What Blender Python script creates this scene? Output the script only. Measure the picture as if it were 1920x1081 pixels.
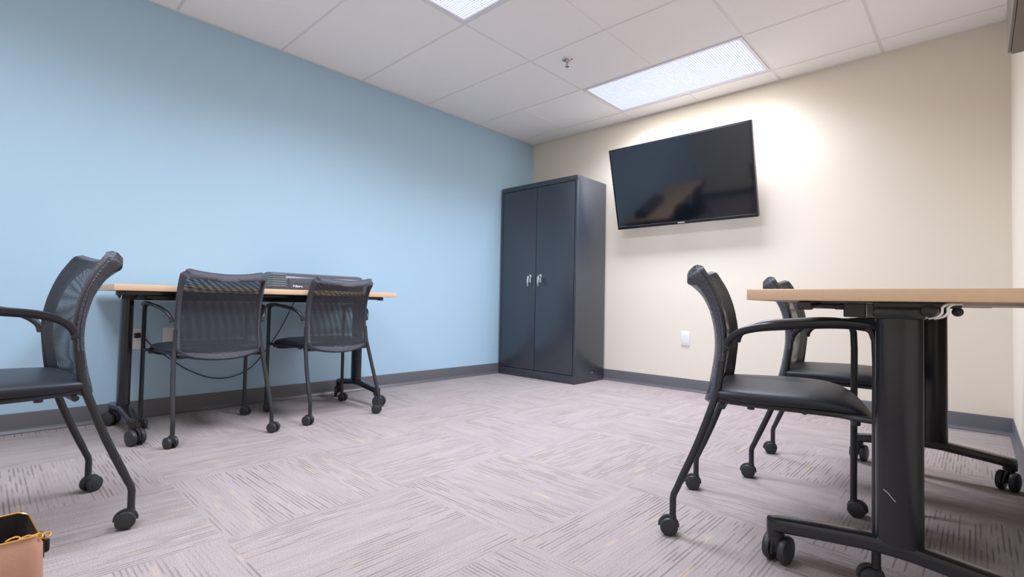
import bpy, bmesh, math, random
from mathutils import Vector, Matrix
random.seed(7)
C = bpy.context.scene.collection
for o in list(bpy.data.objects):
    bpy.data.objects.remove(o)

# ------------------------------------------------------------------ camera
RW = 3.61           # right wall x
RH = 2.38           # ceiling height
REAR = -5.0         # rear wall y
cam = bpy.data.cameras.new('camera')
cam_ob = bpy.data.objects.new('camera', cam)
C.objects.link(cam_ob)
F = Vector((-0.6829, 0.7299, 0.0292)).normalized()
R0 = F.cross(Vector((0, 0, 1))).normalized()
U0 = R0.cross(F)
ROLL = 0.0204
Rv = math.cos(ROLL) * R0 + math.sin(ROLL) * U0
Uv = -math.sin(ROLL) * R0 + math.cos(ROLL) * U0
m3 = Matrix((Rv, Uv, -F)).transposed()
cam_ob.matrix_world = Matrix.Translation((3.4628, -3.9945, 0.6918)) @ m3.to_4x4()
cam.sensor_width = 36.0
cam.lens = 932.5 * 36.0 / 1920.0
cam.clip_start = 0.02
bpy.context.scene.camera = cam_ob

# ------------------------------------------------------------------ world, exposure, lamps
scn = bpy.context.scene
scn.view_settings.view_transform = 'Standard'
scn.view_settings.look = 'None'
scn.view_settings.gamma = 1.0
scn.view_settings.use_curve_mapping = False
scn.view_settings.exposure = 0.0
w = bpy.data.worlds.new('world')
scn.world = w
w.use_nodes = True
w.node_tree.nodes['Background'].inputs[0].default_value = (0.6, 0.65, 0.75, 1)
w.node_tree.nodes['Background'].inputs[1].default_value = 0.3

T = 0.6096
GY0 = -0.209
GX = [1.1916, 2.4108, 3.0204]          # ceiling tee lines running along y
CELLS = [(GX[0], GX[1], GY0 - T, GY0), (GX[0], GX[1], GY0 - 4 * T, GY0 - 3 * T), (GX[0], GX[1], GY0 - 7 * T, GY0 - 6 * T)]
LAMP_W = [36.0, 38.0, 34.0]
LAMP_SPREAD = [142, 150, 156]
LAMP_COL = (0.81, 0.89, 1.09)
GLOW_W = [15.0, 10.0, 9.0]              # extra wide warm lamp added to lift the upper walls, like louver scatter
GLOW_COL = (1.0, 0.945, 0.88)
for i, (x0, x1, y0, y1) in enumerate(CELLS):
    for wt, colr, spr, dz in ((LAMP_W[i], LAMP_COL, LAMP_SPREAD[i], 0.004), (GLOW_W[i], GLOW_COL, 180, 0.005)):
        l = bpy.data.lights.new('troffer_lamp', 'AREA')
        l.shape = 'RECTANGLE'
        l.size = x1 - x0 - 0.08
        l.size_y = y1 - y0 - 0.08
        l.energy = wt
        l.color = colr
        l.spread = math.radians(spr)
        lo = bpy.data.objects.new('troffer_lamp', l)
        C.objects.link(lo)
        lo.location = ((x0 + x1) / 2, (y0 + y1) / 2, RH - dz)

# ------------------------------------------------------------------ helpers: meshes
def bm_new():
    return bmesh.new()

def link_mesh(name, bm, mats, parent=None, smooth=True, angle=35):
    me = bpy.data.meshes.new(name)
    bmesh.ops.recalc_face_normals(bm, faces=bm.faces[:])
    bm.to_mesh(me)
    bm.free()
    if not isinstance(mats, (list, tuple)):
        mats = [mats]
    for m in mats:
        me.materials.append(m)
    if smooth:
        me.polygons.foreach_set('use_smooth', [True] * len(me.polygons))
        me.set_sharp_from_angle(angle=math.radians(angle))
    o = bpy.data.objects.new(name, me)
    C.objects.link(o)
    if parent:
        o.parent = parent
    return o

def box(bm, x0, x1, y0, y1, z0, z1, bev=0.0, seg=2, mi=0):
    vs = [bm.verts.new((x, y, z)) for x in (x0, x1) for y in (y0, y1) for z in (z0, z1)]
    idx = [(0, 1, 3, 2), (4, 6, 7, 5), (0, 4, 5, 1), (2, 3, 7, 6), (0, 2, 6, 4), (1, 5, 7, 3)]
    fs = [bm.faces.new([vs[i] for i in f]) for f in idx]
    for f in fs:
        f.material_index = mi
    if bev > 0:
        es = list({e for f in fs for e in f.edges})
        r = bmesh.ops.bevel(bm, geom=es, offset=bev, segments=seg, affect='EDGES', profile=0.5)
        for f in r['faces']:
            f.material_index = mi
    return vs

def catmull(pts, n=6):
    P = [Vector(p) for p in pts]
    out = []
    for i in range(len(P) - 1):
        p0 = P[max(i - 1, 0)]; p1 = P[i]; p2 = P[i + 1]; p3 = P[min(i + 2, len(P) - 1)]
        for k in range(n):
            t = k / n
            out.append(0.5 * ((2 * p1) + (-p0 + p2) * t + (2 * p0 - 5 * p1 + 4 * p2 - p3) * t * t + (-p0 + 3 * p1 - 3 * p2 + p3) * t ** 3))
    out.append(P[-1])
    return out

def tube(bm, pts, r, seg=12, rb=None, up=(0, 0, 1), cap=True, mi=0):
    """sweep; r along 'side', rb along 'up' (flattened tubes); r may be a list"""
    P = [Vector(p) for p in pts]
    n = len(P)
    rings = []
    up = Vector(up)
    prev = None
    for i in range(n):
        t = (P[min(i + 1, n - 1)] - P[max(i - 1, 0)]).normalized()
        if prev is None:
            side = t.cross(up)
            if side.length < 1e-3:
                side = t.cross(Vector((1, 0, 0)))
            side.normalize()
        else:
            side = prev - t * prev.dot(t)
            side.normalize()
        prev = side
        u = side.cross(t).normalized()
        ra = r[i] if isinstance(r, (list, tuple)) else r
        rbb = ra if rb is None else (rb[i] if isinstance(rb, (list, tuple)) else rb)
        rings.append([bm.verts.new(P[i] + side * (ra * math.cos(2 * math.pi * k / seg)) + u * (rbb * math.sin(2 * math.pi * k / seg))) for k in range(seg)])
    for a, b in zip(rings, rings[1:]):
        for k in range(seg):
            f = bm.faces.new((a[k], a[(k + 1) % seg], b[(k + 1) % seg], b[k]))
            f.material_index = mi
    if cap:
        f1 = bm.faces.new(rings[0][::-1]); f2 = bm.faces.new(rings[-1])
        f1.material_index = mi; f2.material_index = mi
    return rings

def cyl(bm, a, b, r, seg=24, mi=0, bev=0.0):
    a = Vector(a); b = Vector(b)
    if bev > 0:
        d = (b - a).normalized() * bev
        tube(bm, [a, a + d * 0.3, a + d, b - d, b - d * 0.3, b], [r - bev, r - bev * 0.3, r, r, r - bev * 0.3, r - bev], seg, mi=mi)
    else:
        tube(bm, [a, b], r, seg, mi=mi)

def lathe(bm, prof, seg=32, origin=(0, 0, 0), mi=0):
    ox, oy, oz = origin
    rings = []
    for (r, z) in prof:
        rings.append([bm.verts.new((ox + max(r, 1e-4) * math.cos(2 * math.pi * k / seg), oy + max(r, 1e-4) * math.sin(2 * math.pi * k / seg), oz + z)) for k in range(seg)])
    for a, b in zip(rings, rings[1:]):
        for k in range(seg):
            f = bm.faces.new((a[k], a[(k + 1) % seg], b[(k + 1) % seg], b[k]))
            f.material_index = mi

def prism(bm, poly, axis, a0, a1, bev=0.0, mi=0):
    """poly: list of 2D points; extruded along axis between a0 and a1.
       axis 'x': (y,z); 'y': (x,z); 'z': (x,y)"""
    def mk(p, a):
        return {'x': (a, p[0], p[1]), 'y': (p[0], a, p[1]), 'z': (p[0], p[1], a)}[axis]
    A = [bm.verts.new(mk(p, a0)) for p in poly]
    B = [bm.verts.new(mk(p, a1)) for p in poly]
    n = len(poly)
    fs = [bm.faces.new(A[::-1]), bm.faces.new(B)]
    for k in range(n):
        fs.append(bm.faces.new((A[k], A[(k + 1) % n], B[(k + 1) % n], B[k])))
    for f in fs:
        f.material_index = mi
    if bev > 0:
        es = list({e for f in fs for e in f.edges})
        bmesh.ops.bevel(bm, geom=es, offset=bev, segments=2, affect='EDGES', profile=0.5)

def thing(name, label, cat, loc=(0, 0, 0), rz=0.0, group=None):
    o = bpy.data.objects.new(name, None)
    o.empty_display_size = 0.1
    C.objects.link(o)
    o.location = loc
    o.rotation_euler = (0, 0, rz)
    tag(o, label, cat, group)
    return o

def tag(o, label, cat, group=None):
    o['label'] = label
    o['category'] = cat
    if group:
        o['group'] = group
    return o

def struct(name, bm, m, smooth=False):
    o = link_mesh(name, bm, m, None, smooth)
    o['kind'] = 'structure'
    return o

def copy_tree(o, parent=None):
    c = o.copy()
    C.objects.link(c)
    if parent:
        c.parent = parent
    for ch in list(o.children):
        copy_tree(ch, c)
    return c

# ------------------------------------------------------------------ helpers: materials
def mat(name, col, rough=0.5, metal=0.0, spec=0.5, bump=None, var=None, coat=0.0):
    m = bpy.data.materials.new(name)
    m.use_nodes = True
    nt = m.node_tree
    b = nt.nodes['Principled BSDF']
    b.inputs['Base Color'].default_value = (*col, 1)
    b.inputs['Roughness'].default_value = rough
    b.inputs['Metallic'].default_value = metal
    b.inputs['Specular IOR Level'].default_value = spec
    if coat:
        b.inputs['Coat Weight'].default_value = coat
        b.inputs['Coat Roughness'].default_value = 0.08
    tc = nt.nodes.new('ShaderNodeTexCoord')
    if bump:
        sc, st, dist = bump
        n = nt.nodes.new('ShaderNodeTexNoise')
        n.inputs['Scale'].default_value = sc
        n.inputs['Detail'].default_value = 3
        nt.links.new(tc.outputs['Object'], n.inputs['Vector'])
        bp = nt.nodes.new('ShaderNodeBump')
        bp.inputs['Strength'].default_value = st
        bp.inputs['Distance'].default_value = dist
        nt.links.new(n.outputs['Fac'], bp.inputs['Height'])
        nt.links.new(bp.outputs['Normal'], b.inputs['Normal'])
    if var:
        sc, amt = var
        n = nt.nodes.new('ShaderNodeTexNoise')
        n.inputs['Scale'].default_value = sc
        n.inputs['Detail'].default_value = 4
        nt.links.new(tc.outputs['Object'], n.inputs['Vector'])
        mx = nt.nodes.new('ShaderNodeMix')
        mx.data_type = 'RGBA'
        mx.inputs['A'].default_value = (*[c * (1 - amt) for c in col], 1)
        mx.inputs['B'].default_value = (*[min(1, c * (1 + amt)) for c in col], 1)
        nt.links.new(n.outputs['Fac'], mx.inputs['Factor'])
        nt.links.new(mx.outputs['Result'], b.inputs['Base Color'])
    return m

def emis(name, col, strength):
    m = bpy.data.materials.new(name)
    m.use_nodes = True
    nt = m.node_tree
    nt.nodes.remove(nt.nodes['Principled BSDF'])
    e = nt.nodes.new('ShaderNodeEmission')
    e.inputs[0].default_value = (*col, 1)
    e.inputs[1].default_value = strength
    nt.links.new(e.outputs[0], nt.nodes['Material Output'].inputs[0])
    return m

def mesh_fabric(name):
    """see-through knitted mesh: round holes in UV space"""
    m = bpy.data.materials.new(name)
    m.use_nodes = True
    nt = m.node_tree
    N, L = nt.nodes.new, nt.links.new
    b = nt.nodes['Principled BSDF']
    b.inputs['Base Color'].default_value = (0.024, 0.026, 0.034, 1)
    b.inputs['Roughness'].default_value = 0.42
    b.inputs['Specular IOR Level'].default_value = 0.6
    tc = N('ShaderNodeTexCoord')
    sep = N('ShaderNodeSeparateXYZ')
    L(tc.outputs['UV'], sep.inputs[0])
    PITCH = 0.0034
    def sinus(sock):
        mu = N('ShaderNodeMath'); mu.operation = 'MULTIPLY'
        mu.inputs[1].default_value = 2 * math.pi / PITCH
        L(sock, mu.inputs[0])
        s = N('ShaderNodeMath'); s.operation = 'SINE'
        L(mu.outputs[0], s.inputs[0])
        return s.outputs[0]
    ad = N('ShaderNodeMath'); ad.operation = 'ADD'
    L(sinus(sep.outputs[0]), ad.inputs[0]); L(sinus(sep.outputs[1]), ad.inputs[1])
    gt = N('ShaderNodeMath'); gt.operation = 'GREATER_THAN'
    gt.inputs[1].default_value = 0.36
    L(ad.outputs[0], gt.inputs[0])
    tr = N('ShaderNodeBsdfTransparent')
    mx = N('ShaderNodeMixShader')
    L(gt.outputs[0], mx.inputs[0]); L(b.outputs[0], mx.inputs[1]); L(tr.outputs[0], mx.inputs[2])
    L(mx.outputs[0], nt.nodes['Material Output'].inputs[0])
    return m

def mesh_edge(name):
    """the same knit where it wraps the tube: opaque, dotted relief"""
    m = mat(name, (0.022, 0.024, 0.032), 0.5)
    nt = m.node_tree
    N, L = nt.nodes.new, nt.links.new
    b = nt.nodes['Principled BSDF']
    tc = N('ShaderNodeTexCoord')
    v = N('ShaderNodeTexVoronoi')
    v.inputs['Scale'].default_value = 260
    L(tc.outputs['Object'], v.inputs['Vector'])
    bp = N('ShaderNodeBump'); bp.inputs['Strength'].default_value = 0.9; bp.inputs['Distance'].default_value = 0.002
    L(v.outputs['Distance'], bp.inputs['Height'])
    L(bp.outputs['Normal'], b.inputs['Normal'])
    r = N('ShaderNodeMapRange')
    r.inputs['To Min'].default_value = 0.010; r.inputs['To Max'].default_value = 0.075
    r.inputs['From Max'].default_value = 0.6
    L(v.outputs['Distance'], r.inputs['Value'])
    cb = N('ShaderNodeCombineColor')
    L(r.outputs[0], cb.inputs[0]); L(r.outputs[0], cb.inputs[1])
    mu = N('ShaderNodeMath'); mu.operation = 'MULTIPLY'; mu.inputs[1].default_value = 1.25
    L(r.outputs[0], mu.inputs[0]); L(mu.outputs[0], cb.inputs[2])
    L(cb.outputs[0], b.inputs['Base Color'])
    return m

def carpet_mat():
    m = bpy.data.materials.new('carpet_tiles')
    m.use_nodes = True
    nt = m.node_tree
    N, L = nt.nodes.new, nt.links.new
    b = nt.nodes['Principled BSDF']
    b.inputs['Roughness'].default_value = 0.95
    b.inputs['Specular IOR Level'].default_value = 0.1
    tc = N('ShaderNodeTexCoord')
    sep = N('ShaderNodeSeparateXYZ')
    L(tc.outputs['Object'], sep.inputs[0])
    def M(op, a, c=None, d=None):
        n = N('ShaderNodeMath'); n.operation = op
        for i, v in enumerate((a, c, d)):
            if v is None:
                continue
            if isinstance(v, (int, float)):
                n.inputs[i].default_value = v
            else:
                L(v, n.inputs[i])
        return n.outputs[0]
    TS = 0.6
    gx = M('DIVIDE', M('SUBTRACT', sep.outputs[0], 1.285), TS)
    gy = M('DIVIDE', M('SUBTRACT', sep.outputs[1], -3.49), TS)
    ix = M('FLOOR', gx); iy = M('FLOOR', gy)
    par = M('FLOORED_MODULO', M('ADD', ix, iy), 2.0)      # 0: streaks along x, 1: along y
    def mix(a, c):
        n = N('ShaderNodeMix'); n.data_type = 'FLOAT'
        L(par, n.inputs['Factor']); L(a, n.inputs['A']); L(c, n.inputs['B'])
        return n.outputs['Result']
    al = mix(sep.outputs[0], sep.outputs[1])
    ac = mix(sep.outputs[1], sep.outputs[0])
    seed = M('ADD', M('MULTIPLY', ix, 7.31), M('MULTIPLY', iy, 3.77))
    def noise(sa, sc, off, detail=2):
        cb = N('ShaderNodeCombineXYZ')
        L(M('MULTIPLY', al, sa), cb.inputs[0]); L(M('MULTIPLY', ac, sc), cb.inputs[1]); L(M('ADD', seed, off), cb.inputs[2])
        n = N('ShaderNodeTexNoise'); n.inputs['Scale'].default_value = 1.0; n.inputs['Detail'].default_value = detail
        L(cb.outputs[0], n.inputs['Vector'])
        return n.outputs['Fac']
    def rng(v, a, c, lo=0.0, hi=1.0):
        n = N('ShaderNodeMapRange'); n.inputs['From Min'].default_value = a; n.inputs['From Max'].default_value = c
        n.inputs['To Min'].default_value = lo; n.inputs['To Max'].default_value = hi
        L(v, n.inputs['Value'])
        return n.outputs[0]
    lid = M('FLOOR', M('DIVIDE', ac, 0.0125))
    fr = M('SUBTRACT', M('DIVIDE', ac, 0.0125), lid)
    def lnoise(sa, off):
        cb = N('ShaderNodeCombineXYZ')
        L(M('MULTIPLY', al, sa), cb.inputs[0]); L(M('MULTIPLY', lid, 7.137), cb.inputs[1]); L(M('ADD', seed, off), cb.inputs[2])
        n = N('ShaderNodeTexNoise'); n.inputs['Scale'].default_value = 1.0; n.inputs['Detail'].default_value = 1
        L(cb.outputs[0], n.inputs['Vector'])
        return n.outputs['Fac']
    groove = rng(M('ABSOLUTE', M('SUBTRACT', fr, 0.5)), 0.13, 0.22, 1.0, 0.0)
    streak = M('MULTIPLY', groove, rng(lnoise(7.0, 0.3), 0.46, 0.56, 0.12, 1.0))
    patch = rng(noise(2.2, 6.0, 41.0, 1), 0.36, 0.56, 0.25, 1.0)
    streak = M('MULTIPLY', streak, patch)
    broad = rng(noise(2.5, 24.0, 13.0, 2), 0.3, 0.7)
    yel = M('MULTIPLY', rng(lnoise(5.0, 77.7), 0.69, 0.76), 0.6)
    pil = N('ShaderNodeTexNoise'); pil.inputs['Scale'].default_value = 330; pil.inputs['Detail'].default_value = 2
    L(tc.outputs['Object'], pil.inputs['Vector'])
    pile = rng(pil.outputs['Fac'], 0.25, 0.75)
    def cmix(f, A, B):
        n = N('ShaderNodeMix'); n.data_type = 'RGBA'
        L(f, n.inputs['Factor'])
        for s, v in (('A', A), ('B', B)):
            if isinstance(v, tuple):
                n.inputs[s].default_value = (*v, 1)
            else:
                L(v, n.inputs[s])
        return n.outputs['Result']
    base = cmix(broad, CARPET_A, CARPET_B)
    grain = cmix(pile, (0.66, 0.66, 0.66), (1.30, 1.30, 1.30))
    mm = N('ShaderNodeMix'); mm.data_type = 'RGBA'; mm.blend_type = 'MULTIPLY'; mm.inputs['Factor'].default_value = 1
    L(base, mm.inputs['A']); L(grain, mm.inputs['B'])
    c1 = cmix(M('MULTIPLY', streak, 0.85), mm.outputs['Result'], CARPET_S)
    c2 = cmix(M('MULTIPLY', yel, 0.5), c1, (0.62, 0.47, 0.24))
    L(c2, b.inputs['Base Color'])
    hgt = M('SUBTRACT', M('MULTIPLY', pile, 0.6), M('MULTIPLY', streak, 1.0))
    bp = N('ShaderNodeBump'); bp.inputs['Strength'].default_value = 0.5; bp.inputs['Distance'].default_value = 0.003
    L(hgt, bp.inputs['Height']); L(bp.outputs['Normal'], b.inputs['Normal'])
    return m

def wood_mat(name, col):
    m = mat(name, col, 0.42)
    nt = m.node_tree
    N, L = nt.nodes.new, nt.links.new
    b = nt.nodes['Principled BSDF']
    tc = N('ShaderNodeTexCoord')
    mp = N('ShaderNodeMapping'); mp.inputs['Scale'].default_value = (60, 3, 60)
    L(tc.outputs['Object'], mp.inputs['Vector'])
    n = N('ShaderNodeTexNoise'); n.inputs['Scale'].default_value = 1.0; n.inputs['Detail'].default_value = 4
    L(mp.outputs[0], n.inputs['Vector'])
    mx = N('ShaderNodeMix'); mx.data_type = 'RGBA'
    mx.inputs['A'].default_value = (*[c * 0.93 for c in col], 1); mx.inputs['B'].default_value = (*[min(1, c * 1.06) for c in col], 1)
    L(n.outputs['Fac'], mx.inputs['Factor']); L(mx.outputs['Result'], b.inputs['Base Color'])
    return m

CARPET_A = (0.348, 0.297, 0.285)
CARPET_B = (0.388, 0.334, 0.323)
CARPET_S = (0.20, 0.162, 0.148)
M_blue = mat('pale_blue_paint', (0.42, 0.605, 0.74), 0.55, spec=0.3, bump=(180, 0.08, 0.002))
M_cream = mat('cream_paint', (0.785, 0.715, 0.605), 0.55, spec=0.3, bump=(180, 0.08, 0.002))
M_ceil = mat('ceiling_tile', (0.95, 0.925, 0.915), 0.9, spec=0.1, bump=(500, 0.15, 0.002), var=(260, 0.03))
M_tee = mat('ceiling_tee_metal', (0.80, 0.78, 0.78), 0.5)
M_gap = mat('dark_joint', (0.25, 0.22, 0.2), 0.9)
M_base = mat('grey_rubber_base', (0.118, 0.118, 0.130), 0.38, var=(8, 0.05))
M_carpet = carpet_mat()
M_mesh = mesh_fabric('black_mesh_fabric')
M_medge = mesh_edge('black_mesh_wrap')
M_frame = mat('black_powder_coat', (0.020, 0.020, 0.024), 0.34, spec=0.55, bump=(700, 0.06, 0.001))
M_seat = mat('black_seat_vinyl', (0.015, 0.018, 0.025), 0.44, spec=0.42, bump=(900, 0.1, 0.001))
M_plastic = mat('black_plastic', (0.016, 0.016, 0.020), 0.3, spec=0.5, bump=(400, 0.03, 0.001))
M_tread = mat('caster_tread', (0.028, 0.028, 0.034), 0.45)
M_steel = mat('polished_steel', (0.75, 0.74, 0.74), 0.2, metal=1.0, var=(60, 0.05))
M_table = mat('table_leg_black', (0.012, 0.012, 0.015), 0.22, spec=0.55, bump=(600, 0.05, 0.001))
M_wood = wood_mat('maple_laminate', (0.66, 0.455, 0.285))
M_cab = mat('charcoal_cabinet_enamel', (0.027, 0.034, 0.048), 0.32, spec=1.0, bump=(500, 0.03, 0.001))
M_screen = mat('tv_screen_glass', (0.004, 0.005, 0.009), 0.07, spec=0.95, var=(3, 0.1))
M_bezel = mat('tv_gloss_black', (0.012, 0.012, 0.016), 0.18, spec=0.5, var=(20, 0.1))
M_white = mat('white_plastic', (0.80, 0.79, 0.80), 0.35, var=(40, 0.02))
M_letter = mat('silver_lettering', (0.85, 0.85, 0.88), 0.4, var=(40, 0.02))
M_lum = emis('lamp_glow', (0.93, 0.93, 1.03), 3.5)
M_louver = mat('louver_white', (0.68, 0.73, 0.92), 0.4, var=(30, 0.02))
M_laminator = mat('graphite_plastic', (0.085, 0.085, 0.105), 0.3, bump=(500, 0.04, 0.001))
M_lam_dark = mat('laminator_dark', (0.035, 0.04, 0.05), 0.35, var=(50, 0.1))
M_lam_vent = mat('laminator_grille', (0.16, 0.20, 0.22), 0.35, var=(50, 0.05))
M_tan = mat('tan_leather', (0.52, 0.275, 0.18), 0.45, bump=(220, 0.15, 0.002), var=(14, 0.10))
M_lining = mat('bag_lining', (0.022, 0.014, 0.013), 0.8, var=(60, 0.1))
M_gold = mat('gold_hardware', (0.85, 0.48, 0.12), 0.28, metal=0.85, var=(60, 0.08))
M_taupe = mat('dark_taupe_laminate', (0.13, 0.11, 0.09), 0.5, var=(12, 0.05))
M_red = mat('red_glass_bulb', (0.6, 0.03, 0.04), 0.2, var=(60, 0.1))
M_scratch = mat('bare_metal_scratch', (0.7, 0.7, 0.68), 0.4, var=(90, 0.1))

# ------------------------------------------------------------------ room shell
TH = 0.12
bm = bm_new(); box(bm, -TH, RW + TH, REAR - TH, TH, -0.1, 0); struct('floor', bm, M_carpet)
bm = bm_new(); box(bm, -TH, 0, REAR, 0, 0, RH + 0.2); struct('wall_left', bm, M_blue)
bm = bm_new(); box(bm, -TH, RW + TH, 0, TH, 0, RH + 0.2); struct('wall_back', bm, M_cream)
bm = bm_new(); box(bm, RW, RW + TH, REAR, 0, 0, RH + 0.2); struct('wall_right', bm, M_cream)
bm = bm_new(); box(bm, -TH, RW + TH, REAR - TH, REAR, 0, RH + 0.2); struct('wall_rear', bm, M_cream)

# cove baseboards
def cove(side):
    bm = bm_new()
    # profile (distance from wall, z)
    pr = [(0, 0), (0.016, 0), (0.0165, 0.004), (0.012, 0.010), (0.0065, 0.018), (0.005, 0.026), (0.005, 0.096), (0.003, 0.1), (0, 0.1)]
    if side == 'left':
        prism(bm, [(d, z) for d, z in pr], 'y', REAR, 0)
    elif side == 'back':
        prism(bm, [(-d, z) for d, z in pr], 'x', 0, RW)
    elif side == 'right':
        prism(bm, [(RW - d, z) for d, z in pr], 'y', REAR, 0)
    else:
        prism(bm, [(REAR + d, z) for d, z in pr], 'x', 0, RW)
    o = struct('baseboard_' + side, bm, M_base, True)
for s in ('left', 'back', 'right', 'rear'):
    cove(s)

# suspended ceiling: tiles with tee bars, open where the light fixtures sit
xs = [0.0] + GX + [RW]
ys = [0.0]
k = 0
while GY0 - k * T > REAR:
    ys.append(GY0 - k * T); k += 1
ys.append(REAR)
ys = ys[::-1]
bm = bm_new()
def is_light(xa, xb, ya, yb):
    for (x0, x1, y0, y1) in CELLS:
        if abs(xa - x0) < 1e-3 and abs(ya - y0) < 1e-3:
            return True
    return False
for i in range(len(xs) - 1):
    for j in range(len(ys) - 1):
        xa, xb, ya, yb = xs[i], xs[i + 1], ys[j], ys[j + 1]
        if is_light(xa, xb, ya, yb):
            continue
        g = 0.008
        segs = [(xa, xb)]
        if xb - xa > 0.9:
            mid = (xa + xb) / 2 if i else xb - 0.6096
            segs = [(xa, mid), (mid, xb)]
        for q, (sa, sb) in enumerate(segs):
            la = g if q == 0 else 0.0008
            rb_ = g if q == len(segs) - 1 else 0.0008
            box(bm, sa + la, sb - rb_, ya + g, yb - g, RH, RH + 0.018, 0.0025, 1)
struct_ceiling = bm
# joint shadow layer above and tee bars
box(bm, 0, GX[0], REAR, 0, RH + 0.17, RH + 0.19, 0, 1, 0)
box(bm, GX[0], RW, REAR, 0, RH + 0.17, RH + 0.19, 0, 1, 0)
for x in GX:
    for j in range(len(ys) - 1):
        pass
    box(bm, x - 0.012, x + 0.012, REAR, 0, RH + 0.003, RH + 0.012, 0.001, 1, 1)
for y in ys[1:-1]:
    box(bm, 0, RW, y - 0.012, y + 0.012, RH + 0.0035, RH + 0.0115, 0.001, 1, 1)
# wall angle
box(bm, 0, 0.02, REAR, 0, RH - 0.002, RH + 0.003, 0, 1, 1)
box(bm, RW - 0.02, RW, REAR, 0, RH - 0.002, RH + 0.003, 0, 1, 1)
box(bm, 0.02, RW - 0.02, -0.02, 0, RH - 0.002, RH + 0.003, 0, 1, 1)
box(bm, 0.02, RW - 0.02, REAR, REAR + 0.02, RH - 0.002, RH + 0.003, 0, 1, 1)
o = struct('ceiling', bm, [M_ceil, M_tee])

# ------------------------------------------------------------------ ceiling light fixtures
FIX_LABELS = ['rectangular lit ceiling fixture with grid louver above the wall television',
              'brightly glowing ceiling fixture cut off by the top edge of the photo',
              'rectangular ceiling fixture behind the camera, outside the photo']
def fixture(i):
    x0, x1, y0, y1 = CELLS[i]
    t = thing('ceiling_light', FIX_LABELS[i], 'ceiling light', ((x0 + x1) / 2, (y0 + y1) / 2, RH), 0, 'recessed ceiling lights')
    hx, hy = (x1 - x0) / 2 - 0.0125, (y1 - y0) / 2 - 0.0125
    bm = bm_new()                                     # housing pan with white frame
    f = 0.022
    for a in (-1, 1):
        box(bm, a * hx - (f if a > 0 else 0), a * hx + (0 if a > 0 else f), -hy, hy, -0.002, 0.085, 0.001, 1)
        box(bm, -hx + f, hx - f, a * hy - (f if a > 0 else 0), a * hy + (0 if a > 0 else f), -0.002, 0.085, 0.001, 1)
    box(bm, -hx, hx, -hy, hy, 0.085, 0.092)
    link_mesh('housing', bm, M_white, t, False)
    bm = bm_new()
    box(bm, -hx + f, hx - f, -hy + f, hy - f, 0.030, 0.034)
    link_mesh('diffuser', bm, M_lum, t, False)
    bm = bm_new()                                     # egg-crate louver
    nx, ny = 72, 34
    for k in range(1, nx):
        x = -hx + f + (2 * hx - 2 * f) * k / nx
        box(bm, x - 0.0013, x + 0.0013, -hy + f, hy - f, 0.008, 0.015)
    for k in range(1, ny):
        y = -hy + f + (2 * hy - 2 * f) * k / ny
        box(bm, -hx + f, hx - f, y - 0.0013, y + 0.0013, 0.008, 0.015)
    link_mesh('louver', bm, M_louver, t, False)
    return t
for i in range(2):
    fixture(i)

# ------------------------------------------------------------------ sprinkler
t = thing('fire_sprinkler', 'small chrome pendent fire sprinkler with red bulb on the ceiling', 'sprinkler', (1.405, -1.285, RH))
bm = bm_new(); lathe(bm, [(0.0, 0.0), (0.036, 0.0), (0.037, -0.003), (0.030, -0.007), (0.018, -0.010), (0.012, -0.011), (0.0, -0.011)], 32)
link_mesh('escutcheon', bm, M_steel, t)
bm = bm_new()
cyl(bm, (0, 0, -0.010), (0, 0, -0.022), 0.009, 12)
for s in (-1, 1):
    tube(bm, catmull([(s * 0.007, 0, -0.020), (s * 0.013, 0, -0.030), (s * 0.010, 0, -0.042), (0, 0, -0.049)]), 0.0022, 8)
link_mesh('sprinkler_frame', bm, M_steel, t)
bm = bm_new(); cyl(bm, (0, 0, -0.022), (0, 0, -0.046), 0.0028, 12); link_mesh('glass_bulb', bm, M_red, t)
bm = bm_new()
lathe(bm, [(0.0, -0.048), (0.006, -0.048), (0.015, -0.051), (0.0152, -0.0525), (0.006, -0.050), (0, -0.050)], 24)
link_mesh('deflector', bm, M_steel, t)

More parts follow.
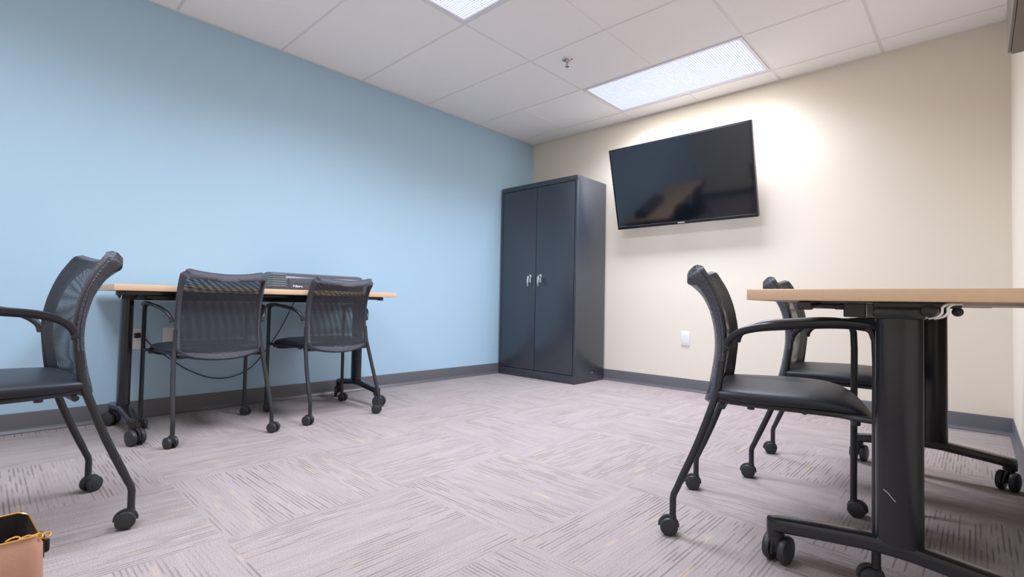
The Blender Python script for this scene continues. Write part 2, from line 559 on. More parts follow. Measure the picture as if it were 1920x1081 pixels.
# ------------------------------------------------------------------ storage cabinet
t = thing('storage_cabinet', 'tall charcoal metal storage cabinet with two doors in the corner', 'cabinet', (0.473, -0.252, 0))
CW, CD, CH = 0.914, 0.457, 1.822
hx, hy = CW / 2, CD / 2
bm = bm_new()
box(bm, -hx, hx, -hy + 0.02, hy, 0.0, CH, 0.003, 2)                    # carcass
box(bm, -hx, hx, -hy, -hy + 0.021, CH - 0.045, CH, 0.003, 2)          # front frame: top, bottom, sides
box(bm, -hx, hx, -hy, -hy + 0.021, 0.0, 0.072, 0.003, 2)
box(bm, -hx, -hx + 0.022, -hy, -hy + 0.021, 0.07, CH - 0.044, 0.003, 2)
box(bm, hx - 0.022, hx, -hy, -hy + 0.021, 0.07, CH - 0.044, 0.003, 2)
link_mesh('cabinet_body', bm, M_cab, t)
for s, nm in ((-1, 'left'), (1, 'right')):
    bm = bm_new()
    xa, xb = (-hx + 0.026, -0.002) if s < 0 else (0.002, hx - 0.026)
    box(bm, xa, xb, -hy - 0.001, -hy + 0.017, 0.077, CH - 0.050, 0.003, 2)
    d = link_mesh('door', bm, M_cab, t)
    bm = bm_new()
    xh = -0.062 if s < 0 else 0.062
    zc = 0.925
    yf = -hy - 0.001
    box(bm, xh - 0.013, xh + 0.013, yf - 0.006, yf, zc - 0.038, zc + 0.038, 0.004, 2)       # escutcheon plate
    cyl(bm, (xh, yf - 0.004, zc + 0.012), (xh, yf - 0.040, zc + 0.012), 0.011, 20, bev=0.003)
    tube(bm, catmull([(xh, yf - 0.034, zc + 0.020), (xh - 0.001, yf - 0.040, zc - 0.006), (xh, yf - 0.043, zc - 0.040), (xh + 0.001, yf - 0.038, zc - 0.072)], 5),
         [0.010] * 8 + [0.009] * 4 + [0.008] * 4, 14, rb=0.006, up=(0, 1, 0))
    h = link_mesh('door_handle', bm, M_steel, d)
    h['label'] = 'chrome drop handle'
# low scuffs on the side
bm = bm_new()
for (y, z, l) in ((0.02, 0.075, 0.008), (0.035, 0.085, 0.006), (0.045, 0.078, 0.007)):
    box(bm, hx - 0.0005, hx + 0.0006, y, y + 0.004, z, z + l)
link_mesh('scuff_mark', bm, M_scratch, t, False)

# ------------------------------------------------------------------ television
TVW, TVH, TVD = 1.165, 0.692, 0.045
# local frame: x along width, z up the screen, -y out of the screen; origin at bottom edge centre
t = thing('television', 'large black flat television tilted downward high on the cream wall', 'television', (1.712, -0.085, 1.372))
t.rotation_euler = (math.radians(15.0), 0, math.radians(0.6))
bm = bm_new()
box(bm, -TVW / 2, TVW / 2, -TVD, 0.0, 0, TVH, 0.005, 2)
box(bm, -TVW / 2 + 0.12, TVW / 2 - 0.12, 0.0, 0.025, 0.10, TVH - 0.14, 0.012, 2)
link_mesh('tv_housing', bm, M_bezel, t)
bm = bm_new()
box(bm, -TVW / 2 + 0.016, TVW / 2 - 0.016, -TVD - 0.0015, -TVD + 0.002, 0.026, TVH - 0.014)
link_mesh('screen', bm, M_screen, t, False)
bm = bm_new()
box(bm, -TVW / 2 + 0.012, TVW / 2 - 0.012, -TVD - 0.002, -TVD + 0.001, 0.0225, 0.0245)
tr = link_mesh('highlight_line', bm, M_steel, t, False)  # bright strip stands in for the white highlight along the lower bezel
tr['label'] = 'thin bright strip imitating a highlight below the screen'

def text_mesh(name, body, size, m, parent, M4, extrude=0.0006, bold=0.0):
    cu = bpy.data.curves.new(name, 'FONT')
    cu.body = body
    cu.size = size
    cu.extrude = extrude
    cu.offset = bold
    cu.align_x = 'CENTER'
    cu.align_y = 'CENTER'
    ob = bpy.data.objects.new('tmp_text', cu)
    C.objects.link(ob)
    dg = bpy.context.evaluated_depsgraph_get()
    me = bpy.data.meshes.new_from_object(ob.evaluated_get(dg))
    bpy.data.objects.remove(ob)
    me.transform(M4)
    me.materials.clear()
    me.materials.append(m)
    o = bpy.data.objects.new(name, me)
    C.objects.link(o)
    o.parent = parent
    return o
RXp = Matrix.Rotation(math.pi / 2, 4, 'X')
text_mesh('logo_lettering', 'SAMSUNG', 0.0125, M_letter, t, Matrix.Translation((0, -TVD - 0.001, 0.0125)) @ RXp @ Matrix.Scale(1.0, 4), bold=0.0003)
# tilting wall bracket
bm = bm_new()
box(bm, -0.25, 0.25, 0.026, 0.034, 0.22, 0.40, 0.002, 1)
for s in (-0.18, 0.18):
    box(bm, s - 0.015, s + 0.015, 0.03, 0.075, 0.25, 0.50, 0.002, 1)
br = link_mesh('wall_bracket', bm, M_frame, t)
bm = bm_new()
tube(bm, catmull([(0.05, 0.01, 0.13), (0.0, 0.045, 0.04), (-0.02, 0.06, -0.02), (-0.035, 0.05, -0.045), (-0.03, 0.04, 0.01), (-0.01, 0.03, 0.09)]), 0.0025, 8)
cb = link_mesh('cable_loop', bm, M_white, t)

# ------------------------------------------------------------------ wall plates
def outlet(loc, face, label, group, w=0.072, h=0.116):
    t = thing('outlet_plate', label, 'wall outlet', loc, 0, group)
    bm = bm_new()
    bm2 = bm_new()
    if face == 'x':
        box(bm, 0, 0.006, -w / 2, w / 2, -h / 2, h / 2, 0.0025, 2)
        for z in (-0.02, 0.02):
            box(bm2, 0.005, 0.0075, -0.017, 0.017, z - 0.014, z + 0.014, 0.001, 1)
    else:
        box(bm, -w / 2, w / 2, -0.006, 0, -h / 2, h / 2, 0.0025, 2)
        box(bm2, -0.017, 0.017, -0.0075, -0.005, -0.034, 0.034, 0.001, 1)
    link_mesh('cover_plate', bm, M_white, t)
    link_mesh('receptacle' if face == 'x' else 'insert', bm2, M_white, t)
    return t
outlet((1.702, 0, 0.427), 'y', 'white wall plate low on the cream wall right of the cabinet', None, 0.072, 0.118)
outlet((0, -3.375, 0.447), 'x', 'white outlet plate on the blue wall beside the left table leg', 'outlets on the blue wall')
outlet((0, -3.225, 0.450), 'x', 'white outlet plate on the blue wall behind the backrest of the nearer chair', 'outlets on the blue wall')

# ------------------------------------------------------------------ box high on the right wall
t = thing('wall_box', 'dark taupe box mounted high on the right wall at the photo edge', 'wall box', (RW, -2.35, 1.60))
bm = bm_new()
box(bm, -0.055, 0.0, -0.75, 0.80, 0.0, 0.55, 0.002, 1)
link_mesh('box_body', bm, M_taupe, t)
bm = bm_new()
box(bm, -0.064, -0.055, -0.745, 0.795, 0.004, 0.546, 0.002, 1)
link_mesh('front_panel', bm, M_taupe, t)

# ------------------------------------------------------------------ mesh-back chairs
S0 = 0.255            # shift so the chair's origin is the middle of its base
def caster_mesh(r, wdt, hood=True):
    """twin-wheel caster, origin at stem axis on the floor, trail along -x"""
    bm = bm_new()
    tx = -r * 0.45
    for s in (-1, 1):
        ya, yb = s * wdt * 0.16, s * wdt * 0.5
        cyl(bm, (tx, ya, r), (tx, yb, r), r, 28, 0, bev=r * 0.16)
        cyl(bm, (tx, yb - s * 0.001, r), (tx, yb + s * 0.0012, r), r * 0.66, 24, 0, bev=0.0008)
    # hood arching over the gap between the wheels
    pts = []
    for a in range(-10, 191, 20):
        an = math.radians(a)
        pts.append((tx + r * 0.92 * math.cos(an), 0, r + r * 0.92 * math.sin(an)))
    tube(bm, pts, wdt * 0.16, 8, rb=r * 0.10, up=(0, 1, 0))
    cyl(bm, (tx, -wdt * 0.46, r), (tx, wdt * 0.46, r), r * 0.25, 12)
    cyl(bm, (0, 0, r * 0.9), (0, 0, 2 * r + 0.004), wdt * 0.24, 16, bev=0.002)
    return bm

def chair_leg_rear(s):
    bm = bm_new()
    pts = [(0.014 - S0, s * 0.217, 0.054), (0.014 - S0, s * 0.217, 0.108), (0.017 - S0, s * 0.2165, 0.122), (0.024 - S0, s * 0.216, 0.137)]
    pts += catmull([(0.030 - S0, s * 0.215, 0.152), (0.080 - S0, s * 0.209, 0.274), (0.118 - S0, s * 0.201, 0.385), (0.136 - S0, s * 0.194, 0.450), (0.146 - S0, s * 0.190, 0.53)], 5)
    tube(bm, pts, [0.0098] * 5 + [0.0108] * (len(pts) - 5), 14)
    return bm

def chair_leg_front(s):
    bm = bm_new()
    pts = [(0.514 - S0, s * 0.250, 0.054), (0.515 - S0, s * 0.250, 0.30), (0.516 - S0, s * 0.250, 0.56), (0.514 - S0, s * 0.250, 0.615), (0.507 - S0, s * 0.250, 0.638), (0.494 - S0, s * 0.2505, 0.650)]
    tube(bm, pts, 0.0102, 14)
    return bm

def chair_arm(s):
    bm = bm_new()
    pts = catmull([(0.158 - S0, s * 0.203, 0.566), (0.166 - S0, s * 0.212, 0.594), (0.196 - S0, s * 0.226, 0.620), (0.245 - S0, s * 0.240, 0.636),
                   (0.320 - S0, s * 0.250, 0.645), (0.400 - S0, s * 0.253, 0.652), (0.460 - S0, s * 0.252, 0.653), (0.510 - S0, s * 0.250, 0.646), (0.540 - S0, s * 0.249, 0.636)], 5)
    n = len(pts)
    ra = []; rb = []
    for i in range(n):
        q = i / (n - 1)
        wv = 0.0088 + 0.0085 * min(1, max(0, (q - 0.06) / 0.35))
        if q > 0.94:
            wv *= 1 - 0.45 * (q - 0.94) / 0.06
        ra.append(wv)
        rb.append(0.0086 if q < 0.9 else 0.0086 - 0.003 * (q - 0.9) / 0.1)
    tube(bm, pts, ra, 16, rb=rb)
    # pivot bolt
    cyl(bm, (0.160 - S0, s * 0.198, 0.573), (0.160 - S0, s * 0.216, 0.573), 0.0075, 14, bev=0.0015)
    return bm

# centre line of the back in side view: (s, z, thickness)
BACK = [(0.116, 0.405, 0.020), (0.128, 0.432, 0.024), (0.138, 0.470, 0.024), (0.149, 0.540, 0.025), (0.151, 0.600, 0.028), (0.145, 0.650, 0.031), (0.133, 0.698, 0.034), (0.112, 0.748, 0.040), (0.088, 0.785, 0.048), (0.071, 0.808, 0.054)]
def back_center():
    P = catmull([Vector((a - S0, b, 0)) for a, b, c in BACK], 4)
    Tn = catmull([Vector((c, 0, 0)) for a, b, c in BACK], 4)
    return P, [v.x for v in Tn]

def chair_back():
    """knitted sleeve: rear and front sheet round a tube frame (closed shell)"""
    bm = bm_new()
    uvl = bm.loops.layers.uv.new('UVMap')
    P, Tk = back_center()
    n = len(P)
    NU = 20
    rows = []
    arc = 0.0
    for i in range(n):
        if i:
            arc += (P[i] - P[i - 1]).length
        tg = (P[min(i + 1, n - 1)] - P[max(i - 1, 0)]).normalized()
        nrm = Vector((tg.y, -tg.x, 0))            # towards the sitter (+s)
        q = i / (n - 1)
        hw = 0.197
        # rounded corners at the top and bottom
        if q > 0.93:
            hw -= 0.020 * ((q - 0.93) / 0.07) ** 2
        if q < 0.14:
            hw -= 0.032 * (1 - q / 0.14) ** 1.3
        dip = 0.024 * max(0, (q - 0.55) / 0.45) ** 1.5
        drop = 0.022 * max(0, 1 - q / 0.25)
        ring = []
        def pt(u, side):
            b = 1 - u * u
            bow = -0.030 * b
            h = side * Tk[i] * 0.5
            if abs(u) > 0.9:
                h *= math.sqrt(max(0.0, 1 - ((abs(u) - 0.9) / 0.1) ** 2)) * 0.9 + 0.1
            c = P[i] + nrm * h
            return Vector((c.x + bow, u * hw, c.y - dip * b - drop * b))
        for k in range(NU + 1):
            u = -1 + 2 * k / NU
            ring.append((pt(u, -1), (u * hw, arc), k))
        for k in range(NU + 1):
            u = 1 - 2 * k / NU
            ring.append((pt(u, 1), (u * hw * 1.075 + 0.0007, arc * 1.06), k))
        rows.append([(bm.verts.new(p), uv) for p, uv, k in ring])
    NR = 2 * (NU + 1)
    for i in range(n - 1):
        for k in range(NR):
            a, b = rows[i][k], rows[i][(k + 1) % NR]
            c, d = rows[i + 1][(k + 1) % NR], rows[i + 1][k]
            f = bm.faces.new((a[0], b[0], c[0], d[0]))
            for lp, src in zip(f.loops, (a, b, c, d)):
                lp[uvl].uv = src[1]
            kk = k % (NU + 1)
            edge = kk < 1 or kk >= NU - 1
            f.material_index = 1 if edge or i < 3 or i >= n - 2 else 0
    for row, rev in ((rows[0], True), (rows[-1], False)):
        m = NU + 1
        up = Vector((0, 0, 0))
        if not rev:                                # rounded top roll
            tg = (P[-1] - P[-2]).normalized()
            tops = []
            for k in range(m):
                a = row[k][0].co; b = row[NR - 1 - k][0].co
                c = (a + b) / 2
                tops.append((bm.verts.new(c + (a - c) * 0.62 + Vector((tg.x, 0, tg.y)) * 0.014), bm.verts.new(c + (b - c) * 0.62 + Vector((tg.x, 0, tg.y)) * 0.014)))
            for k in range(m - 1):
                for q4 in ((row[k][0], row[k + 1][0], tops[k + 1][0], tops[k][0]), (tops[k][0], tops[k + 1][0], tops[k + 1][1], tops[k][1]), (tops[k][1], tops[k + 1][1], row[NR - 2 - k][0], row[NR - 1 - k][0])):
                    f = bm.faces.new(q4); f.material_index = 1
            for k in (0, m - 1):
                f = bm.faces.new((row[k][0], tops[k][0], tops[k][1], row[NR - 1 - k][0])); f.material_index = 1
        else:
            for k in range(m - 1):
                f = bm.faces.new((row[k][0], row[k + 1][0], row[NR - 2 - k][0], row[NR - 1 - k][0])); f.material_index = 1
    return bm

def chair_back_frame():
    bm = bm_new()
    P, Tk = back_center()
    n = len(P)
    for s in (-1, 1):
        pts = [(P[i].x, s * 0.186, P[i].y) for i in range(6, n - 2)]
        tube(bm, pts, 0.0095, 10)
    # top rail
    pts = []
    e = P[n - 3]
    for k in range(21):
        u = -1 + 2 * k / 20
        b = 1 - u * u
        pts.append((e.x - 0.030 * b, u * 0.186, e.y - 0.021 * b))
    tube(bm, pts, 0.0095, 10)
    # bottom rail under the sleeve, curled lip
    pts = []
    for k in range(21):
        u = -1 + 2 * k / 20
        b = 1 - u * u
        pts.append((0.122 - S0 - 0.024 * b, u * 0.180, 0.412 - 0.026 * b))
    tube(bm, pts, 0.009, 10)
    return bm

def chair_seat():
    bm = bm_new()
    # (s, half width, z bottom, z top)
    sec = [(0.118, 0.150, 0.420, 0.438), (0.122, 0.185, 0.416, 0.445), (0.135, 0.206, 0.414, 0.450), (0.165, 0.217, 0.413, 0.453), (0.24, 0.226, 0.413, 0.455), (0.32, 0.231, 0.414, 0.457),
           (0.38, 0.233, 0.415, 0.456), (0.43, 0.233, 0.415, 0.451), (0.47, 0.230, 0.411, 0.441), (0.502, 0.222, 0.399, 0.423), (0.522, 0.208, 0.384, 0.404), (0.532, 0.185, 0.376, 0.389), (0.535, 0.150, 0.376, 0.382)]
    P = catmull([Vector((a - S0, b, c)) for a, b, c, d in sec], 3)
    Q = catmull([Vector((a, b, d)) for a, b, c, d in sec], 3)
    rings = []
    SEG = 40
    for p, q in zip(P, Q):
        hw, zb, zt = p.y, p.z, q.z
        zc, hh = (zb + zt) / 2, (zt - zb) / 2
        ring = []
        for k in range(SEG):
            a = 2 * math.pi * k / SEG
            ca, sa = math.cos(a), math.sin(a)
            x = math.copysign(abs(ca) ** 0.34, ca) * hw
            y = math.copysign(abs(sa) ** 0.62, sa) * hh
            # slight dish and crown
            cr = 0.004 * (1 - (x / hw) ** 2) if sa > 0 else 0.0
            ring.append(bm.verts.new((p.x, x, zc + y + cr)))
        rings.append(ring)
    for a, b in zip(rings, rings[1:]):
        for k in range(SEG):
            bm.faces.new((a[k], a[(k + 1) % SEG], b[(k + 1) % SEG], b[k]))
    bm.faces.new(rings[0][::-1]); bm.faces.new(rings[-1])
    return bm

def chair_seat_frame():
    bm = bm_new()
    for s in (-1, 1):
        tube(bm, catmull([(0.514 - S0, s * 0.248, 0.412), (0.47 - S0, s * 0.232, 0.412), (0.42 - S0, s * 0.205, 0.412), (0.24 - S0, s * 0.195, 0.412), (0.126 - S0, s * 0.192, 0.416)], 4), 0.0085, 10)
        # rubber bumpers under the seat
        cyl(bm, (0.225 - S0, s * 0.185, 0.416), (0.225 - S0, s * 0.185, 0.396), 0.010, 12, bev=0.002)
        cyl(bm, (0.475 - S0, s * 0.225, 0.412), (0.475 - S0, s * 0.225, 0.392), 0.010, 12, bev=0.002)
    tube(bm, [(0.36 - S0, -0.20, 0.409), (0.36 - S0, 0.20, 0.409)], 0.009, 10)
    tube(bm, [(0.150 - S0, -0.198, 0.398), (0.150 - S0, 0.198, 0.398)], 0.009, 10)
    return bm

def make_chair():
    t = thing('mesh_back_chair', '', 'chair', (0, 0, 0), 0, 'black mesh-back chairs on casters')
    link_mesh('seat', chair_seat(), M_seat, t, True, 60)
    b = link_mesh('backrest', chair_back(), [M_mesh, M_medge], t, True, 60)
    b['label'] = 'see-through black mesh backrest'
    link_mesh('back_frame', chair_back_frame(), M_frame, t)
    link_mesh('seat_frame', chair_seat_frame(), M_frame, t)
    cm = None
    for s in (-1, 1):
        link_mesh('armrest', chair_arm(s), M_frame, t)
    for fn, xx, yy in ((chair_leg_rear, 0.014, 0.217), (chair_leg_front, 0.514, 0.250)):
        for s in (-1, 1):
            lg = link_mesh('leg', fn(s), M_frame, t)
            if cm is None:
                c = link_mesh('caster', caster_mesh(0.026, 0.046), M_tread, lg)
                cm = c.data
            else:
                c = bpy.data.objects.new('caster', cm)
                C.objects.link(c)
                c.parent = lg
            c.location = (xx - S0, s * yy, 0)
    return t

CH = [
    # rear caster midpoint, heading, label, swivels (rear -, rear +, front -, front +) relative to the chair
    ((1.392, -3.674), (0.114, -0.994), 'black mesh-back chair in the left foreground turned sideways, cut by the photo edge', (25, 160, 0, 30)),
    ((0.803, -3.158), (-1.0, 0.007), 'black mesh-back chair at the blue-wall table, the one nearer the foreground', (35, 200, 40, 10)),
    ((0.794, -2.517), (-1.0, -0.019), 'black mesh-back chair at the blue-wall table in front of the laminator', (215, 205, 20, 60)),
    ((2.716, -2.322), (0.970, 0.241), 'black mesh-back chair facing the right table, nearest the camera, full seat in view', (15, 10, 10, 160)),
    ((2.751, -1.598), (0.996, 0.088), 'black mesh-back chair at the far end of the right table, behind the nearer chair', (10, 20, 10, 30)),
]
proto = make_chair()
for i, (mid, hd, label, sw) in enumerate(CH):
    o = proto if i == 0 else copy_tree(proto)
    h = Vector((hd[0], hd[1], 0)).normalized()
    o.location = (mid[0] + h.x * S0, mid[1] + h.y * S0, 0)
    o.rotation_euler = (0, 0, math.atan2(h.y, h.x))
    o['label'] = label
    q = 0
    for ch in o.children:
        if ch.name.startswith('leg'):
            for c in ch.children:
                c.rotation_euler = (0, 0, math.radians(sw[q]))
            q += 1

# ------------------------------------------------------------------ flip-top tables on casters
TL, TD, TZ, TT = 1.48, 0.59, 0.742, 0.029
LEGY = 0.64
POSTX = -0.02
def table_foot():
    bm = bm_new()
    N = 24
    top = []; bot = []
    L = 0.268
    for k in range(N + 1):
        x = -L + 2 * L * k / N
        q = 1 - abs(x) / L
        zt = 0.122 + 0.028 * min(1, q * 1.15) ** 0.9
        zb = zt - 0.036
        top.append((x, zt)); bot.append((x, zb))
    rings = []
    for (x, zt), (_, zb) in zip(top, bot):
        q = 1 - abs(x) / L
        hw = 0.024 if q > 0.06 else 0.024 * math.sqrt(max(0.15, 1 - ((0.06 - q) / 0.06) ** 2))
        r = 0.006
        ring = []
        for (sx, sz) in ((-1, 0), (-1, 1), (1, 1), (1, 0)):
            pass
        prof = [(-hw, zb + r), (-hw, zt - r * 1.6), (-hw + r * 0.5, zt - r * 0.5), (-hw + r * 1.6, zt), (hw - r * 1.6, zt), (hw - r * 0.5, zt - r * 0.5), (hw, zt - r * 1.6), (hw, zb + r), (hw - r, zb), (-hw + r, zb)]
        rings.append([bm.verts.new((x, y, z)) for y, z in prof])
    for a, b in zip(rings, rings[1:]):
        for k in range(len(a)):
            bm.faces.new((a[k], a[(k + 1) % len(a)], b[(k + 1) % len(a)], b[k]))
    bm.faces.new(rings[0][::-1]); bm.faces.new(rings[-1])
    for s in (-1, 1):
        cyl(bm, (s * 0.248, 0, 0.076), (s * 0.248, 0, 0.118), 0.022, 20, bev=0.002)
    return bm

def oval_post():
    bm = bm_new()
    SEG = 40
    rings = []
    for z in (0.142, 0.150, 0.40, 0.690):
        rings.append([bm.verts.new((0.046 * math.copysign(abs(math.cos(2 * math.pi * k / SEG)) ** 0.85, math.cos(2 * math.pi * k / SEG)),
                                    0.027 * math.copysign(abs(math.sin(2 * math.pi * k / SEG)) ** 0.85, math.sin(2 * math.pi * k / SEG)), z)) for k in range(SEG)])
    for a, b in zip(rings, rings[1:]):
        for k in range(SEG):
            bm.faces.new((a[k], a[(k + 1) % SEG], b[(k + 1) % SEG], b[k]))
    bm.faces.new(rings[0][::-1]); bm.faces.new(rings[-1])
    return bm

def big_caster():
    return caster_mesh(0.0375, 0.060)

def make_table():
    t = thing('flip_top_table', '', 'table', (0, 0, 0), 0, 'maple-topped tables on casters')
    bm = bm_new()
    box(bm, -TD / 2, TD / 2, -TL / 2, TL / 2, TZ - TT, TZ, 0.002, 2)
    link_mesh('tabletop', bm, M_wood, t)
    cm = None
    for s in (-1, 1):
        p = link_mesh('post', oval_post(), M_table, t)
        p.location = (POSTX, s * LEGY, 0)
        f = link_mesh('foot', table_foot(), M_table, t)
        f.location = (0, s * LEGY, 0)
        for e in (-1, 1):
            if cm is None:
                c = link_mesh('caster', big_caster(), M_tread, f)
                cm = c.data
            else:
                c = bpy.data.objects.new('caster', cm); C.objects.link(c); c.parent = f
            c.location = (e * 0.248, 0, 0)
        # top bracket: cast arm with pivot knobs (the two ends are turned half a circle to each other)
        d = -s
        def bx(bm, xa, xb, *rest):
            p, q = POSTX + d * xa, POSTX + d * xb
            box(bm, min(p, q), max(p, q), *rest)
        yo = s * LEGY
        bm = bm_new()
        bx(bm, -0.048, 0.112, yo - 0.030, yo + 0.030, 0.699, TZ - TT - 0.0005, 0.002, 1)
        bx(bm, -0.048, 0.050, yo - 0.030, yo + 0.030, 0.672, 0.702, 0.006, 2)
        bx(bm, -0.18, -0.048, yo - 0.012, yo + 0.012, 0.7105, TZ - TT - 0.0005, 0.002, 1)
        b = link_mesh('top_bracket', bm, M_table, t)
        X = lambda v: POSTX + d * v
        bm = bm_new()
        cyl(bm, (X(0.058), yo + s * 0.046, 0.693), (X(0.058), yo - s * 0.028, 0.693), 0.0145, 24, bev=0.003)
        cyl(bm, (X(0.058), yo + s * 0.048, 0.693), (X(0.058), yo + s * 0.044, 0.693), 0.0095, 20, bev=0.0015)
        cyl(bm, (X(0.104), yo - s * 0.020, 0.692), (X(0.104), yo - s * 0.060, 0.692), 0.0105, 20, bev=0.002)
        k = link_mesh('pivot_knob', bm, M_plastic, b)
        bm = bm_new()
        for off in (0.0, 0.010):
            tube(bm, catmull([(X(0.056 + off), yo + s * 0.036, 0.676), (X(0.070 + off), yo + s * 0.036, 0.680), (X(0.079 + off), yo + s * 0.036, 0.689), (X(0.080 + off), yo + s * 0.036, 0.701), (X(0.088 + off), yo + s * 0.036, 0.708), (X(0.104 + off), yo + s * 0.036, 0.7095)], 5), 0.0030, 8, rb=0.0012, up=(0, 1, 0))
        g = link_mesh('latch_spring', bm, M_steel, b)
        g['label'] = 'bright bent metal latch'
    bm = bm_new()
    box(bm, -0.040, 0.000, -LEGY + 0.02, LEGY - 0.02, 0.668, 0.704, 0.004, 2)
    link_mesh('crossbar', bm, M_table, t)
    for s in (1,):
        bm = bm_new()
        y = TL / 2 - 0.03
        box(bm, s * 0.165 - 0.012, s * 0.165 + 0.012, -y, y, 0.694, TZ - TT - 0.0005, 0.002, 1)
        box(bm, s * 0.165 - 0.015, s * 0.165 + 0.015, -y - 0.004, -y + 0.03, 0.690, 0.712, 0.003, 1)
        box(bm, s * 0.165 - 0.015, s * 0.165 + 0.015, y - 0.03, y + 0.004, 0.690, 0.712, 0.003, 1)
        link_mesh('edge_rail', bm, M_table, t)
    return t

TBL = [((0.355, -2.847), 0, 'maple-topped table on black casters standing against the pale blue wall', (40, 200, 150, 215)),
       ((3.306, -1.850), 180, 'maple-topped table on black casters at right, near edge cut by the photo', (250, 80, 100, 80))]
tproto = make_table()
for i, (c, rz, label, sw) in enumerate(TBL):
    o = tproto if i == 0 else copy_tree(tproto)
    o.location = (c[0], c[1], 0)
    o.rotation_euler = (0, 0, math.radians(rz))
    o['label'] = label
    q = 0
    for ch in o.children:
        if ch.name.startswith('foot'):
            for cc in ch.children:
                cc.rotation_euler = (0, 0, math.radians(sw[q])); q += 1
    if i == 1:
        rt = o
# scratch on the near post of the right table
near_post = [ch for ch in rt.children if ch.name.startswith('post')]
near_post = max(near_post, key=lambda p: p.location.y)          # the post nearest the camera
bm = bm_new()
pts = []
for (x, z) in ((0.028, 0.268), (0.020, 0.263), (0.013, 0.255), (0.008, 0.249), (0.004, 0.246)):
    yy = 0.027 * (1 - (abs(x) / 0.046) ** (2 / 0.85)) ** (0.85 / 2)
    pts.append((x, yy + 0.0002, z))
tube(bm, catmull(pts, 4), 0.0006, 6)
sc = link_mesh('scratch', bm, M_scratch, near_post)
sc['label'] = 'short pale scratch'

# power box hanging under the right table
t = thing('power_box', 'small black power box with white sticker and plugs under the right tabletop', 'power box', (3.243, -2.475, 0.674))
bm = bm_new()
box(bm, -0.027, 0.020, -0.03, 0.110, 0.0, 0.0350, 0.002, 1)
link_mesh('box_body', bm, M_plastic, t)
bm = bm_new()
box(bm, 0.020, 0.0215, -0.026, 0.106, 0.003, 0.033)
x = link_mesh('sticker', bm, M_white, t, False)
x['label'] = 'blank white sticker'
bm = bm_new()
box(bm, -0.050, -0.026, -0.012, 0.012, 0.018, 0.033, 0.003, 2)
tube(bm, [(-0.048, 0, 0.029), (-0.075, 0.0, 0.030), (-0.10, 0.01, 0.033)], 0.004, 8)
link_mesh('plug', bm, M_plastic, t)

# ------------------------------------------------------------------ laminator on the left table
t = thing('laminator', 'graphite desktop laminator with ribbed left end on the blue-wall table', 'laminator', (0.275, -2.485, TZ), 0)
LW, LD, LH = 0.61, 0.155, 0.112
bm = bm_new()
prof = []
# side profile (x = depth, z): front face at +x
side = [(-LD / 2, 0.004), (LD / 2 - 0.006, 0.004), (LD / 2, 0.010), (LD / 2 - 0.004, 0.070), (LD / 2 - 0.010, 0.088), (LD / 2 - 0.030, 0.104), (0.0, LH), (-LD / 2 + 0.03, LH - 0.002), (-LD / 2 + 0.008, LH - 0.014), (-LD / 2, 0.08)]
prism(bm, side, 'y', -LW / 2, LW / 2, 0.003)
link_mesh('laminator_body', bm, M_laminator, t)
bm = bm_new()
for k in range(6):
    z = 0.022 + 0.0135 * k
    box(bm, LD / 2 - 0.070, LD / 2 + 0.004 - 0.0008 * k, -LW / 2 - 0.003, -LW / 2 + 0.082, z, z + 0.0095, 0.002, 1)
link_mesh('end_grille', bm, M_lam_vent, t)
bm = bm_new()
prism(bm, [(-LW / 2 + 0.105, 0.012), (LW / 2 - 0.05, 0.012), (LW / 2 - 0.035, 0.076), (-LW / 2 + 0.092, 0.076)], 'x', LD / 2 - 0.004, LD / 2 + 0.003, 0.0015)
fp = link_mesh('front_panel', bm, M_laminator, t)
bm = bm_new()
box(bm, LD / 2 + 0.0022, LD / 2 + 0.0036, -LW / 2 + 0.135, LW / 2 - 0.085, 0.044, 0.0465)
link_mesh('feed_slot', bm, M_lam_dark, t, False)
bm = bm_new()
box(bm, -LD / 2 + 0.01, LD / 2 - 0.012, -LW / 2 + 0.02, LW / 2 - 0.02, 0.0, 0.006, 0.001, 1)
link_mesh('base', bm, M_lam_dark, t)
RYZ = Matrix(((0, 0, 1, 0), (1, 0, 0, 0), (0, 1, 0, 0), (0, 0, 0, 1)))
text_mesh('logo_lettering', 'Fellowes', 0.0165, M_letter, t, Matrix.Translation((LD / 2 + 0.0032, -LW / 2 + 0.153, 0.027)) @ RYZ, bold=0.0005)

# ------------------------------------------------------------------ power cord behind the left chairs
t = thing('power_cord', 'thin black power cord sagging from the outlet behind the chairs', 'cord', (0.02, -2.95, 0.2))
bm = bm_new()
pts = [(0.035, -3.385, 0.470), (0.045, -3.36, 0.458), (0.04, -3.31, 0.400), (0.03, -3.214, 0.317), (0.025, -3.137, 0.258), (0.022, -3.04, 0.207), (0.02, -2.955, 0.187), (0.02, -2.872, 0.195), (0.02, -2.778, 0.240), (0.02, -2.69, 0.345), (0.022, -2.60, 0.485), (0.03, -2.523, 0.655), (0.04, -2.505, 0.70)]
tube(bm, [Vector(p) - Vector((0.02, -2.95, 0.2)) for p in catmull(pts, 6)], 0.0032, 8)
link_mesh('cable', bm, M_plastic, t)
bm = bm_new()
box(bm, -0.010, 0.026, -0.449, -0.421, 0.254, 0.282, 0.004, 2)
link_mesh('plug', bm, M_plastic, t)

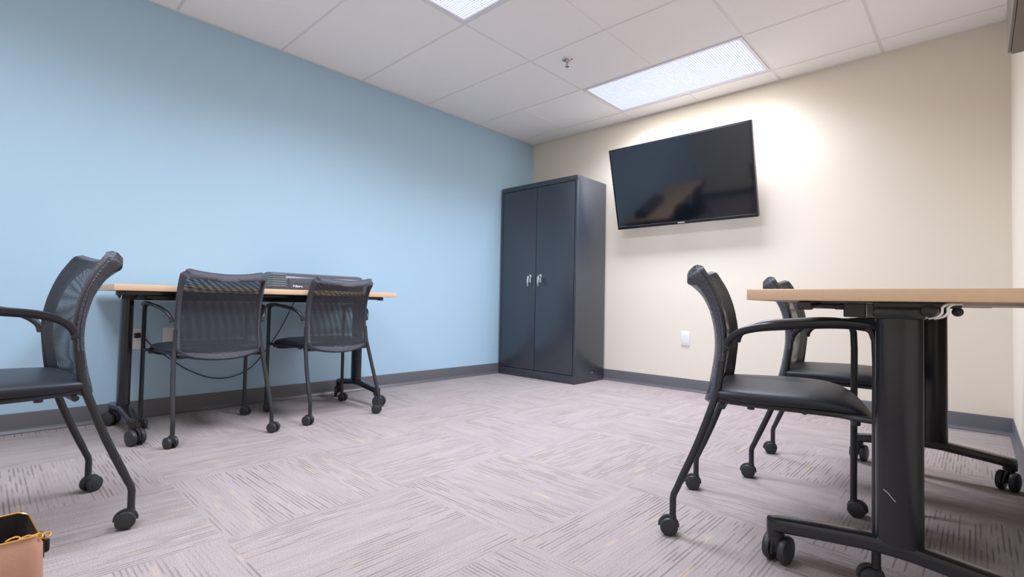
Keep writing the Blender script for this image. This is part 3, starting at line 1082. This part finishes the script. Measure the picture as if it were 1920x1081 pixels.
# ------------------------------------------------------------------ tan handbag, bottom-left corner
t = thing('handbag', 'tan leather handbag with open zip top at the bottom-left corner', 'handbag', (2.130, -4.068, 0))
ang = math.radians(-86)
t.rotation_euler = (0, 0, ang)
BH = 0.240
def bag_ring(z, hx, hy, r, x0=0.0, seg=6, lift=None):
    out = []
    for (sx, sy, a0) in ((1, 1, 0), (-1, 1, 90), (-1, -1, 180), (1, -1, 270)):
        for k in range(seg + 1):
            a = math.radians(a0 + 90 * k / seg)
            x = sx * (hx - r) + r * math.cos(a); y = sy * (hy - r) + r * math.sin(a)
            zz = z + (lift(x, y) if lift else 0)
            out.append((x + x0, y, zz))
    return out
HXB, HYB = 0.17, 0.085
lift = lambda x, y: (0.030 if y < 0 else 0.012) * (1 - (x / HXB) ** 2)
rings = [bag_ring(0.0, HXB * 0.90, HYB * 0.86, 0.03), bag_ring(0.006, HXB * 0.93, HYB * 0.93, 0.035), bag_ring(0.08, HXB * 0.99, HYB * 1.05, 0.035), bag_ring(0.16, HXB * 1.0, HYB * 1.02, 0.03),
         bag_ring(0.225, HXB * 0.985, HYB * 0.94, 0.022), bag_ring(BH - 0.008, HXB * 0.96, HYB * 0.86, 0.018, lift=lift), bag_ring(BH, HXB * 0.95, HYB * 0.84, 0.016, lift=lift)]
bm = bm_new()
vr = [[bm.verts.new(p) for p in r] for r in rings]
for a, b in zip(vr, vr[1:]):
    for k in range(len(a)):
        bm.faces.new((a[k], a[(k + 1) % len(a)], b[(k + 1) % len(a)], b[k]))
bm.faces.new(vr[0][::-1])
link_mesh('bag_body', bm, M_tan, t, True, 60)
bm = bm_new()
ins = [bag_ring(BH - 0.001, HXB * 0.945, HYB * 0.825, 0.015, lift=lift), bag_ring(BH - 0.03, HXB * 0.93, HYB * 0.78, 0.015), bag_ring(0.05, HXB * 0.88, HYB * 0.8, 0.02)]
vr = [[bm.verts.new(p) for p in r] for r in ins]
for a, b in zip(vr, vr[1:]):
    for k in range(len(a)):
        bm.faces.new((a[k], a[(k + 1) % len(a)], b[(k + 1) % len(a)], b[k]))
bm.faces.new(vr[-1])
link_mesh('lining', bm, M_lining, t, True, 60)
bm = bm_new()
rp = bag_ring(BH + 0.001, HXB * 0.95, HYB * 0.835, 0.016, lift=lift)
tube(bm, rp + [rp[0]], 0.0016, 8)
zp = link_mesh('zipper', bm, M_gold, t)
zp['label'] = 'gold-edged zip around the opening'
bm = bm_new()
ex = -HXB * 0.95
for (dx, dy, dz) in ((0.036, 0.064, -0.002), (0.020, 0.067, -0.004), (0.005, 0.064, -0.006), (-0.008, 0.052, -0.012)):
    ringp = [(ex + dx + 0.0095 * math.cos(a), dy + 0.003 * math.sin(2 * a), BH + dz + 0.006 + 0.0045 * math.sin(a)) for a in [2 * math.pi * k / 16 for k in range(17)]]
    tube(bm, ringp, 0.0017, 8)
hw = link_mesh('strap_ring', bm, M_gold, t)
bm = bm_new()
box(bm, ex - 0.010, ex + 0.001, 0.020, 0.052, BH - 0.050, BH - 0.006, 0.003, 2)
box(bm, ex - 0.018, ex - 0.008, 0.028, 0.046, BH - 0.042, BH - 0.016, 0.004, 2)
link_mesh('strap_tab', bm, M_lining, t)
